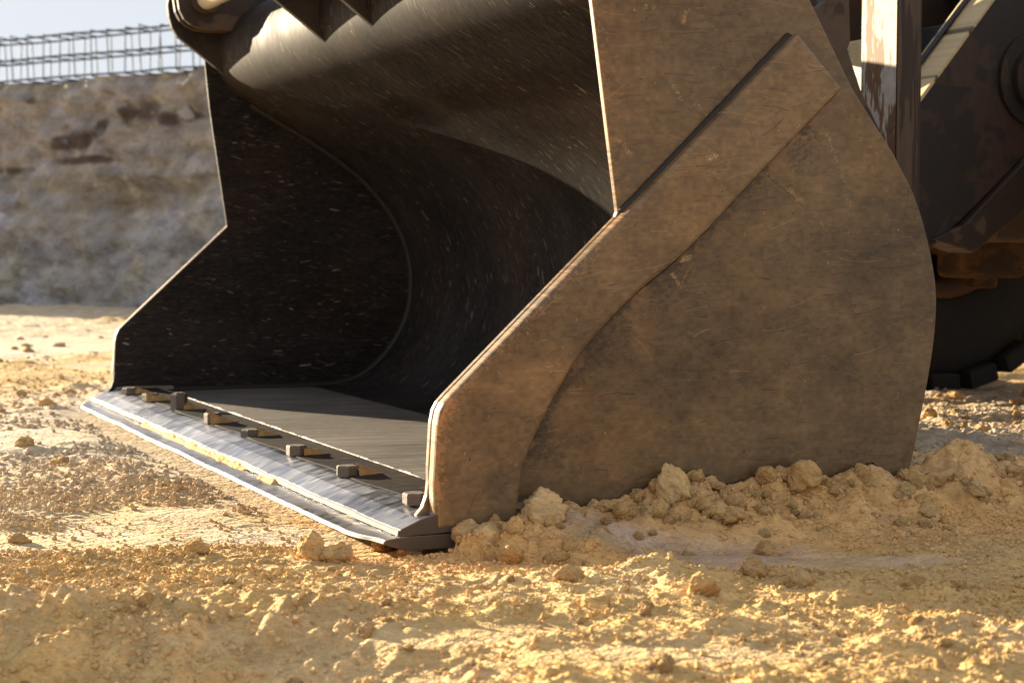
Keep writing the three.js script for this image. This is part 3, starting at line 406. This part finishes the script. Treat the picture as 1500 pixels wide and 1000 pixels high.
  [[0.0, -2.72, 0], [0.006, -2.44, 0], [0.02, -2.117, 1], [0.015, -1.698, 0], [0.022, -1.338, 0], [0.013, -0.91, 0], [0.008, -0.523, 0], [-0.002, -0.094, 0]].forEach(([x, z, tall], k) => {
    const n = part('edge_bolt', tall ? tallG : nutG, M.bolt, bucket, tall ? 'tall worn bolt standing above the other bolts' : undefined); n.position.set(x + 0.012, 0.0425, z); n.rotation.y = R() * 1.0; n.scale.set(0.9 + R() * 0.2, tall ? 1 : 0.75 + R() * 0.4, 0.9 + R() * 0.2); const s = part('stud', tall ? tallS : studG, M.bolt, n); s.position.y = 0.0;
    const dw = single('packed_dirt', dirtG[k % 4], M.clod, tall ? 'small wedge of dried dirt behind the tall bolt on the bucket lip' : 'small wedge of dried dirt packed behind a low bolt on the bucket lip', 'dirt', 'dirt packed behind the edge bolts'); const over = k === 1 || k === 3; dw.position.set(x + (over ? 0.006 : 0.034), 0.046, z + 0.004); dw.rotation.y = -0.25 + R() * 0.3; const q = over ? 1.35 : 1; dw.scale.set(0.075 * q, (over ? 0.036 : 0.024) * (tall ? 1.1 : 1), over ? 0.075 : 0.05);
  });

  // nose brackets at the top with the cross bar through them
  const ear = [[0.50, 1.10], [0.434, 1.112], [0.386, 1.127], [0.314, 1.183], [0.25, 1.23], [0.218, 1.254], [0.200, 1.285], [0.190, 1.32], [0.186, 1.36], [0.20, 1.43], [0.25, 1.48], [0.36, 1.50], [0.52, 1.46], [0.60, 1.36]];
  const small = [[0.46, 1.27], [0.312, 1.266], [0.265, 1.270], [0.236, 1.282], [0.213, 1.300], [0.198, 1.33], [0.192, 1.37], [0.206, 1.435], [0.25, 1.47], [0.36, 1.485], [0.46, 1.46]];
  part('nose_bracket', plateZ(ear, -2.886, -2.858, 0.004), M.noseSteel, bucket);
  part('nose_bracket_cheek', plateZ(small, -2.822, -2.798, 0.003), M.brownSteel, bucket); part('nose_bracket_cheek', plateZ(small, -2.764, -2.742, 0.003), M.brownSteel, bucket);
  part('bracket_spacer', merge([cyl(0.05, [0.285, 1.37, -2.858], [0.285, 1.37, -2.822], 28), cyl(0.05, [0.285, 1.37, -2.798], [0.285, 1.37, -2.764], 28)]), M.brownSteel, bucket);
  for (const z of [-1.76, -1.36, -0.12]) part('nose_bracket', plateZ(ear, z - 0.024, z, 0.004), M.noseSteel, bucket);
  part('added_nose_shade', barZ([[0.285, 1.208], [0.300, 1.200], [0.262, 1.262], [0.245, 1.262]], -1.36, -0.142, 1), M.noseSteel, bucket);  // both plates are added out of view to keep sun off the rolled nose
  part('added_nose_shade', barZ([[0.225, 1.262], [0.245, 1.255], [0.215, 1.47], [0.195, 1.46]], -1.762, -0.142, 1), M.noseSteel, bucket);
  part('cross_bar', cyl(0.034, [0.285, 1.365, -2.735], [0.285, 1.365, -0.15], 28), M.chrome, bucket, 'pale smooth bar running across through the brackets');
  part('bar_collar', cyl(0.047, [0.285, 1.365, -2.742], [0.285, 1.365, -2.712], 28), M.brownSteel, bucket);

  // hinge brackets on the back of the bucket
  const hinge = [[1.135, 0.44], [1.10, 0.60], [0.97, 0.785], [0.79, 0.915], [0.74, 1.05], [0.76, 1.18], [0.95, 1.30], [1.16, 1.28], [1.198, 1.113], [1.203, 1.02], [1.195, 1.0], [1.233, 0.909], [1.29, 0.815], [1.36, 0.70], [1.37, 0.5], [1.30, 0.36], [1.14, 0.36]];
  for (const z of [-0.35, -0.98, -1.92, -2.55]) part('hinge_bracket', plateZ(hinge, z - 0.04, z, 0.005, z > -0.5 ? [disc(1.105, 1.13, 0.038)] : []), M.brownSteel, bucket);
  for (const z of [-0.33, -2.53]) part('hinge_pin', merge([cyl(0.05, [1.25, 0.52, z], [1.25, 0.52, z + 0.06], 24), cyl(0.062, [1.25, 0.44, z - 0.1], [1.25, 0.44, z + 0.02], 24)]), M.brownSteel, bucket);
}
// dirt lying in the step between the two edge layers
{
  const g = [];
  for (const [z0, z1, a] of [[-2.75, -2.62, 0.4], [-2.50, -2.42, 0.4], [-2.22, -2.16, 0.5], [-2.12, -0.98, 0.8], [-0.88, -0.72, 0.7], [-0.50, -0.44, 0.4], [-0.28, -0.20, 0.5]]) {
    const n = Math.max(8, Math.round((z1 - z0) / 0.006));
    g.push(grid(n, 8, (i, j) => { const z = mix(z0, z1, i / n), v = j / 8, e = Math.min(1, Math.min(i, n - i) / 4), w = (0.6 + 0.6 * (0.5 + 0.5 * fbm(z * 14, 3, 3, 5))) * e * a; return [-0.064 - v * 0.034 * w, 0.003 + 0.016 * w * Math.sin(Math.PI * Math.pow(1 - v, 0.7) * 0.55) * (1 + 0.5 * fbm(z * 50, v * 5, 3, 7)) - 0.002, z, z, v * 0.05]; }));
  }
  single('packed_dirt', merge(g), M.clod, 'broken line of dried dirt lying in the groove of the bucket lip', 'dirt');
}

// ---------------------------------------------------------------- wheel loader behind the bucket
{
  const L = thing('wheel_loader', 'dark worn wheel loader with yellow rims, standing behind the bucket', 'loader');
  const place = (g, x, y, z) => { g.translate(x, y, z); return g; };
  const box = (x0, x1, y0, y1, z0, z1, r = 0.006) => place(new RoundedBoxGeometry(x1 - x0, y1 - y0, z1 - z0, 2, r), (x0 + x1) / 2, (y0 + y1) / 2, (z0 + z1) / 2);
  part('coupler_upright', box(1.603, 1.682, 0.42, 2.0, -0.855, -0.70, 0.004), M.brownSteel, L, 'upright brown bar with worn white paint on its front');
  part('coupler_upright', box(1.603, 1.682, 0.42, 2.0, -2.22, -2.065, 0.004), M.brownSteel, L);
  for (const z of [-0.7775, -2.1425]) { const g = grid(1, 1, (i, j) => [1.6, 0.43 + 1.56 * j, z - 0.076 + 0.152 * i, i * 0.152, j * 1.56]); part('painted_face', g, M.postPaint, L.children[z > -1 ? 0 : 1]); }
  part('coupler_crossbar', box(1.64, 1.76, 0.44, 0.62, -2.06, -0.86, 0.01), M.blackSteel, L);
  // lift arms
  const arm = [[1.42, 0.40], [1.62, 0.62], [1.923, 0.978], [2.161, 1.253], [2.45, 1.56], [3.0, 1.98], [3.8, 2.15], [4.4, 2.05], [4.4, 1.75], [3.7, 1.72], [3.0, 1.42], [2.62, 1.10], [2.292, 0.80], [2.10, 0.64], [1.99, 0.555], [1.80, 0.42], [1.56, 0.30], [1.44, 0.32]];
  for (const [z0, z1] of [[-1.14, -1.0], [-2.05, -1.91]]) {
    const a = part('lift_arm', plateZ(arm, z0, z1, 0.006), M.armPaint, L);
    const topf = [[1.66, 0.675], [1.93, 0.99], [2.165, 1.262], [2.44, 1.555], [2.447, 1.549], [2.172, 1.254], [1.937, 0.982], [1.667, 0.667]];
    part('top_plate', plateZ(topf, z0 - 0.01, z1 + 0.008, 0.002), M.creamPaint, a, 'cream painted top plate along the arm');
    part('hydraulic_pipe', cyl(0.009, [1.70, 0.745, z0 + 0.035], [2.43, 1.575, z0 + 0.035], 10), M.blackSteel, a);
    const zc = z1;
    part('pivot_boss', merge([cyl(0.14, [2.33, 1.03, zc - 0.005], [2.33, 1.03, zc + 0.015], 40), cyl(0.10, [2.33, 1.03, zc + 0.015], [2.33, 1.03, zc + 0.04], 40), cyl(0.05, [2.33, 1.03, zc + 0.04], [2.33, 1.03, zc + 0.06], 24)]), M.armPaint, a);
    part('arm_gusset', plateZ([[1.95, 0.56], [2.06, 0.60], [2.34, 0.84], [2.52, 0.86], [2.36, 0.70], [2.1, 0.52]], z1 - 0.1, z1 + 0.02, 0.006), M.brownSteel, a);
  }
  // front frame: yellow head plate with an arched opening and ribs, blue-black cross beam under it
  const fx = 2.72;
  const head = new THREE.Shape([[-0.62, 1.28], [0.62, 1.28], [0.62, 1.95], [-0.62, 1.95]].map((q) => new THREE.Vector2(...q)));
  for (const c of [-0.42, -0.02, 0.38]) { const h = new THREE.Path(); h.moveTo(c - 0.17, 1.285); h.lineTo(c + 0.17, 1.285); h.lineTo(c + 0.17, 1.36); h.quadraticCurveTo(c + 0.16, 1.41, c + 0.10, 1.41); h.lineTo(c - 0.10, 1.41); h.quadraticCurveTo(c - 0.16, 1.41, c - 0.17, 1.36); h.closePath(); head.holes.push(h); }
  const hg = new THREE.ExtrudeGeometry(head, { depth: 0.05, bevelEnabled: false }); hg.rotateY(-Math.PI / 2); hg.translate(fx + 0.05, 0, -1.525);
  part('head_plate', hg, M.yellowPaint, L, 'yellow front frame plate with arched openings');
  for (let k = 0; k < 9; k++) part('frame_rib', box(fx + 0.10, fx + 0.14, 1.26, 1.44, -1.525 - 0.58 + k * 0.14, -1.525 - 0.52 + k * 0.14), M.yellowPaint, L);
  part('frame_back_plate', box(fx + 0.30, fx + 0.34, 1.2, 1.95, -2.15, -0.9), M.creamPaint, L);
  part('cross_beam', box(2.50, 2.74, 0.98, 1.275, -1.90, -1.16), M.blackSteel, L);
  part('front_frame', box(2.76, 4.6, 0.55, 1.20, -1.88, -1.17, 0.02), M.rimPaint, L);
  part('coupler_plate', box(1.86, 1.90, 0.92, 1.148, -1.62, -1.19), M.creamPaint, L, 'pale cream plate behind the upright bar'); part('coupler_plate_hanger', box(1.88, 2.52, 1.0, 1.10, -1.58, -1.40), M.blackSteel, L);
  part('tilt_lever', plateZ([[1.70, 1.15], [1.86, 1.15], [2.1, 2.0], [1.9, 2.05], [1.72, 1.5]], -1.60, -1.50, 0.006), M.brownSteel, L);
  // axle
  const ax = 3.02, ay = 0.72;
  part('axle_housing', merge([cyl(0.17, [ax, ay, -2.4], [ax, ay, -0.65], 28), cyl(0.22, [ax, ay, -2.3], [ax, ay, -2.0], 32, 0.19), box(ax - 0.16, ax + 0.14, ay - 0.30, ay - 0.14, -2.12, -1.95, 0.03), box(ax - 0.04, ax + 0.06, ay - 0.34, ay - 0.28, -2.1, -2.02, 0.015), cyl(0.21, [ax, ay + 0.05, -1.68], [ax, ay + 0.05, -1.37], 32, 0.20)]), M.rimPaint, L);
  // wheels
  const TRAD = 0.745, RIM = 0.375, WZ = 0.27;
  const tyP = [[RIM, -WZ + 0.04], [RIM + 0.02, -WZ + 0.015], [RIM + 0.06, -WZ], [0.50, -WZ - 0.012], [0.60, -WZ - 0.004], [0.66, -WZ + 0.02], [0.69, -WZ + 0.05], [0.70, 0], [0.69, WZ - 0.05], [0.66, WZ - 0.02], [0.60, WZ + 0.004], [0.50, WZ + 0.012], [RIM + 0.06, WZ], [RIM + 0.02, WZ - 0.015], [RIM, WZ - 0.04]].map((q) => new THREE.Vector2(q[0], q[1]));
  const tyG = new THREE.LatheGeometry(tyP, 96); tyG.rotateX(Math.PI / 2);
  const rmP = [[RIM + 0.004, -WZ + 0.03], [RIM + 0.012, -WZ + 0.012], [RIM - 0.005, -WZ + 0.006], [RIM - 0.05, -WZ + 0.03], [RIM - 0.065, -WZ + 0.10], [RIM - 0.075, -0.02], [0.20, 0.0], [0.0, 0.0]].map((q) => new THREE.Vector2(q[0], q[1]));
  const rmB = [[RIM - 0.075, -0.02], [RIM - 0.065, WZ - 0.10], [RIM - 0.05, WZ - 0.03], [RIM - 0.005, WZ - 0.006], [RIM + 0.012, WZ - 0.012], [RIM + 0.004, WZ - 0.03]].map((q) => new THREE.Vector2(q[0], q[1]));
  const rimG = merge([new THREE.LatheGeometry(rmP, 72), new THREE.LatheGeometry(rmB, 72)]); rimG.rotateX(Math.PI / 2);
  const lugG = new THREE.ExtrudeGeometry(new THREE.Shape([[-0.07, -0.30], [0.06, -0.30], [0.075, -0.20], [0.045, 0.02], [-0.045, 0.02], [-0.075, -0.18]].map((q) => new THREE.Vector2(...q))), { depth: 0.05, bevelEnabled: true, bevelSize: 0.012, bevelThickness: 0.012, bevelOffset: -0.012, bevelSegments: 2 });
  lugG.rotateX(Math.PI / 2); lugG.translate(0, TRAD - 0.012, 0);      // shape x across the roll, y along the axle; outwards is +y now
  const wheel = new THREE.Group(); wheel.name = 'wheel';
  const ty = part('tyre', tyG, M.tyre, wheel); part('rim', rimG, M.rimPaint, wheel);
  for (let k = 0; k < 24; k++) for (const s of [-1, 1]) { const lug = part('tread_lug', lugG, M.tyre, ty); lug.rotation.z = (k + (s > 0 ? 0.5 : 0)) / 24 * 6.2832; if (s < 0) { lug.rotation.order = 'ZYX'; lug.rotation.y = Math.PI; } }
  wheel.position.set(ax, ay, -2.53); L.add(wheel);
  const w2 = wheel.clone(); w2.position.z = -0.52; L.add(w2);
}

// ---------------------------------------------------------------- clods
{
  const R = rng(311), V = Array.from({ length: 10 }, (_, k) => {
    const g = new THREE.IcosahedronGeometry(1, 9), P = g.attributes.position, planes = Array.from({ length: 7 }, () => [new THREE.Vector3(R() - 0.5, R() - 0.5, R() - 0.5).normalize(), 0.62 + R() * 0.33]);
    for (let i = 0; i < P.count; i++) { const v = new THREE.Vector3().fromBufferAttribute(P, i).normalize(); let s = 1; for (const [n, d] of planes) { const c = v.dot(n); if (c * s > d) s = d / c; } s *= 1 + 0.22 * fbm(v.x * 2 + k * 7.7, v.y * 2 + v.z * 1.7, 3, 3) + 0.16 * fbm(v.x * 5 + v.z * 3 + k, v.y * 5 + v.z * 4, 4, 5) - 0.10 * Math.max(0, 1 - 6 * Math.abs(fbm(v.x * 2.4 - v.z + k * 3, v.y * 2.4 + v.z, 2, 15))); P.setXYZ(i, v.x * s, v.y * s, v.z * s); }
    const m = mergeVertices(g.deleteAttribute('normal').deleteAttribute('uv'), 1e-4); m.computeVertexNormals(); const Q = m.attributes.position, u = new Float32Array(Q.count * 2); for (let i = 0; i < Q.count; i++) { u[i * 2] = (Q.getX(i) + Q.getZ(i) * 0.6) * 0.12 + k * 0.13; u[i * 2 + 1] = (Q.getY(i) + Q.getZ(i) * 0.5) * 0.12; } m.setAttribute('uv', new THREE.BufferAttribute(u, 2)); return m;
  });
  const put = (x, z, r, sx, sy, sz, mat, label, group, lift = 0.25) => { if (group) { const size = r < 0.010 ? 'tiny' : r < 0.016 ? 'small' : r < 0.024 ? 'egg-sized' : 'big', form = sy / sx < 0.6 ? 'flat' : sy / sx < 0.85 ? 'rounded' : 'lumpy', tint = mat === M.clodPale ? 'pale yellow' : mat === M.clodDark ? 'brownish' : 'yellow'; label = `${size} ${form} ${tint} clod ${label}`; } const m = single('dirt_clod', V[R() * 10 | 0], mat, label, 'clod', group); m.scale.set(r * sx, r * sy, r * sz); m.rotation.set((R() - 0.5) * 0.5, R() * 6.28, (R() - 0.5) * 0.5); m.position.set(x, H(x, z) + r * sy * lift, z); return m; };
  // those that stand out in the photograph: pixel of the base, radius in metres, stretch, where they lie
  const own = [
    [457, 818, 0.026, 1, 1.25, 1, 'upright clod standing just in front of the bucket lip'], [492, 822, 0.027, 1.2, 0.8, 1, 'flat clod beside the upright one in front of the bucket lip'],
    [613, 792, 0.028, 1.1, 1, 1, 'rounded clod lying against the near end of the bucket lip'], [688, 772, 0.045, 1, 1.0, 1, 'large crusty clod against the front corner of the side plate'],
    [745, 800, 0.028, 1.4, 0.8, 0.9, 'blocky clod lying before the wear strip of the side plate'], [830, 748, 0.042, 0.9, 1.15, 0.8, 'tall slab-like clod leaning on the side plate beside the wear strip'],
    [905, 722, 0.022, 1, 1.1, 1, 'small clod between the tall slab clod and the cracked clod'], [952, 722, 0.044, 1.15, 0.85, 0.9, 'large cracked clod atop the dirt heap against the side plate'], [1006, 708, 0.021, 1, 1.1, 1, 'round clod next to the large cracked clod on the heap'],
    [1075, 704, 0.024, 1.2, 0.8, 1, null], [1165, 708, 0.020, 1, 1, 1, null], [1212, 722, 0.03, 1.2, 1, 1, null], [1243, 724, 0.042, 1, 1, 0.9, 'large rounded clod on the heap near the heel of the side plate'], [1288, 722, 0.035, 1, 1, 1, 'round clod right under the heel of the side plate'],
    [1105, 842, 0.026, 1.1, 0.95, 1, 'rounded clod standing alone before the middle of the side plate'], [1170, 855, 0.026, 1.5, 0.7, 1, null], [1030, 880, 0.026, 1, 0.9, 1, null], [835, 850, 0.016, 1.5, 1, 1, null], [285, 812, 0.020, 1.2, 0.9, 1, null], [560, 806, 0.022, 1.1, 0.8, 1, null], [600, 812, 0.024, 1.3, 0.8, 1, null], [28, 795, 0.018, 1.2, 0.8, 1, null],
    [1340, 868, 0.026, 1.5, 0.8, 1, null], [1395, 868, 0.022, 1.2, 0.9, 1, null], [880, 790, 0.018, 1.5, 0.7, 1, null], [1000, 742, 0.02, 1, 1, 1, null], [890, 752, 0.018, 1, 0.9, 1, null], [940, 758, 0.02, 1.5, 0.5, 1, null], [815, 792, 0.02, 1.2, 0.9, 1, null], [640, 785, 0.014, 0.8, 1.4, 1, null], [670, 790, 0.018, 1, 1.1, 1, null], [715, 782, 0.022, 1, 1, 1, null], [780, 765, 0.022, 1.3, 0.7, 1, null], [790, 752, 0.018, 1, 1, 1, null], [812, 748, 0.016, 1, 1, 1, null], [1115, 715, 0.022, 1.2, 0.8, 1, null],
  ];
  const heapLabel = 'on the dirt heap along the side plate', openLabel = 'on the open soil before the bucket', farLabel = 'on the soil between bucket mouth and bank', rightLabel = 'on the rough soil by the loader wheel';
  const heapGroup = 'clods on the dirt heap', openGroup = 'clods on the open soil', farGroup = 'clods beyond the bucket', rightGroup = 'clods beside the loader wheel';
  let tone = 0; const tones = [M.clod, M.clodPale, M.clod, M.clodDark];
  for (const [px, py, r, sx, sy, sz, label] of own) {
    const mat = tones[hash(tone++, 5, 9) * 4 | 0];
    let q = onY(px, py, 0), y = 0; for (let k = 0; k < 12; k++) { y = mix(y, H(q.x, q.z, false), 0.7); q = onY(px, py, y); }
    if (q.x > 0 && q.x < 1.15 && q.z < r * 0.9 + (q.x < 0.2 ? 0.03 : 0.01)) q.z = r * 0.9 + (q.x < 0.2 ? 0.03 : 0.01);
    const heap = q.z < 0.3 && q.x > 0; put(q.x, q.z, r, sx, sy, sz, mat, label || (heap ? heapLabel : openLabel), label ? undefined : heap ? heapGroup : openGroup, heap ? 0.2 : 0.35);
  }
  const mats = [M.clod, M.clod, M.clodPale, M.clodDark];
  for (let k = 0; k < 95; k++) { const x = 0.05 + R() * 1.15, z = 0.045 + R() * R() * 0.26, r = 0.008 + R() * R() * 0.027; put(x, z, r, 1 + R() * 0.4, 0.7 + R() * 0.4, 1, mats[R() * 4 | 0], heapLabel, heapGroup, 0.12); }
  let n = 0; while (n < 110) { const l = -0.85 + R() * (R() < 0.4 ? 0.7 : 1.7), d = 2.05 + R() * R() * 1.3, [x, z] = frameXZ(l, d); if (x > -0.2 && z < 0.33) continue; if (flats.some((f) => ((l - f.l) / f.a) ** 2 + ((d - f.d) / f.b) ** 2 < 1)) continue; const r = 0.006 + R() * R() * R() * 0.024; put(x, z, r, 1 + R() * 0.5, 0.55 + R() * 0.4, 1, mats[R() * 4 | 0], openLabel, openGroup, 0.15); n++; }
  n = 0; while (n < 45) { const d = 3.6 + R() * 7, l = -0.305 * d + R() * 0.21 * d, [x, z] = frameXZ(l, d); if (x > -0.25 && z > -3.1) continue; put(x, z, 0.012 + R() * R() * 0.04, 1 + R() * 0.4, 0.6 + R() * 0.3, 1, mats[R() * 4 | 0], farLabel, farGroup, 0.2); n++; }
  n = 0; while (n < 40) { const d = 3.3 + R() * 2.8, l = 0.23 * d + R() * 0.09 * d, [x, z] = frameXZ(l, d); if (x < 1.25) continue; put(x, z, 0.010 + R() * R() * 0.035, 1 + R() * 0.4, 0.7 + R() * 0.3, 1, mats[R() * 4 | 0], rightLabel, rightGroup, 0.25); n++; }
  // crumbs too many to count
  const small = new THREE.IcosahedronGeometry(1, 1); { const P = small.attributes.position; for (let i = 0; i < P.count; i++) { const s = 1 + 0.75 * (hash(Math.round(P.getX(i) * 99), Math.round(P.getY(i) * 99), Math.round(P.getZ(i) * 99)) - 0.5); P.setXYZ(i, P.getX(i) * s, P.getY(i) * s * 0.8, P.getZ(i) * s); } small.computeVertexNormals(); }
  const N = 24000, im = new THREE.InstancedMesh(small, new THREE.MeshStandardMaterial({ color: 0xffffff, roughness: 0.95 }), N), m4 = new THREE.Matrix4(), q4 = new THREE.Quaternion(), e = new THREE.Euler(), cc = new THREE.Color();
  let k = 0; while (k < N) {
    const pick = R(), d = pick < 0.62 ? 2.0 + R() * 1.5 : 3.4 + R() * R() * 6, l = (R() - 0.5) * 0.66 * d, [x, z] = frameXZ(l, d);
    if (x > -0.14 && x < 1.2 && z < 0.02 && z > -2.97) continue; if (R() > 0.25 + step(-0.2, 0.35, fbm(x * 3, z * 3, 3, 77)) || (flats.some((f) => ((l - f.l) / f.a) ** 2 + ((d - f.d) / f.b) ** 2 < 0.9) && R() < 0.94)) { if (R() < 0.98) continue; }
    const r = (0.0013 + R() * R() * 0.0052) * (d > 3.6 ? 1.8 : 1); e.set(R() * 3, R() * 6, R() * 3); q4.setFromEuler(e); m4.compose(new THREE.Vector3(x, H(x, z) + r * 0.3, z), q4, new THREE.Vector3(r * (0.8 + R() * 0.6), r, r)); im.setMatrixAt(k, m4);
    const t = (0.72 + 0.2 * R()), q = soil(x, z, 0); cc.setRGB(q[0] * t, q[1] * t, q[2] * t); im.setColorAt(k, cc); k++;
  }
  im.name = 'soil_crumbs'; tag(lit(im), 'small yellow crumbs of soil strewn over the ground', null, null, 'stuff'); scene.add(im);
}
renderer.render(scene, camera);
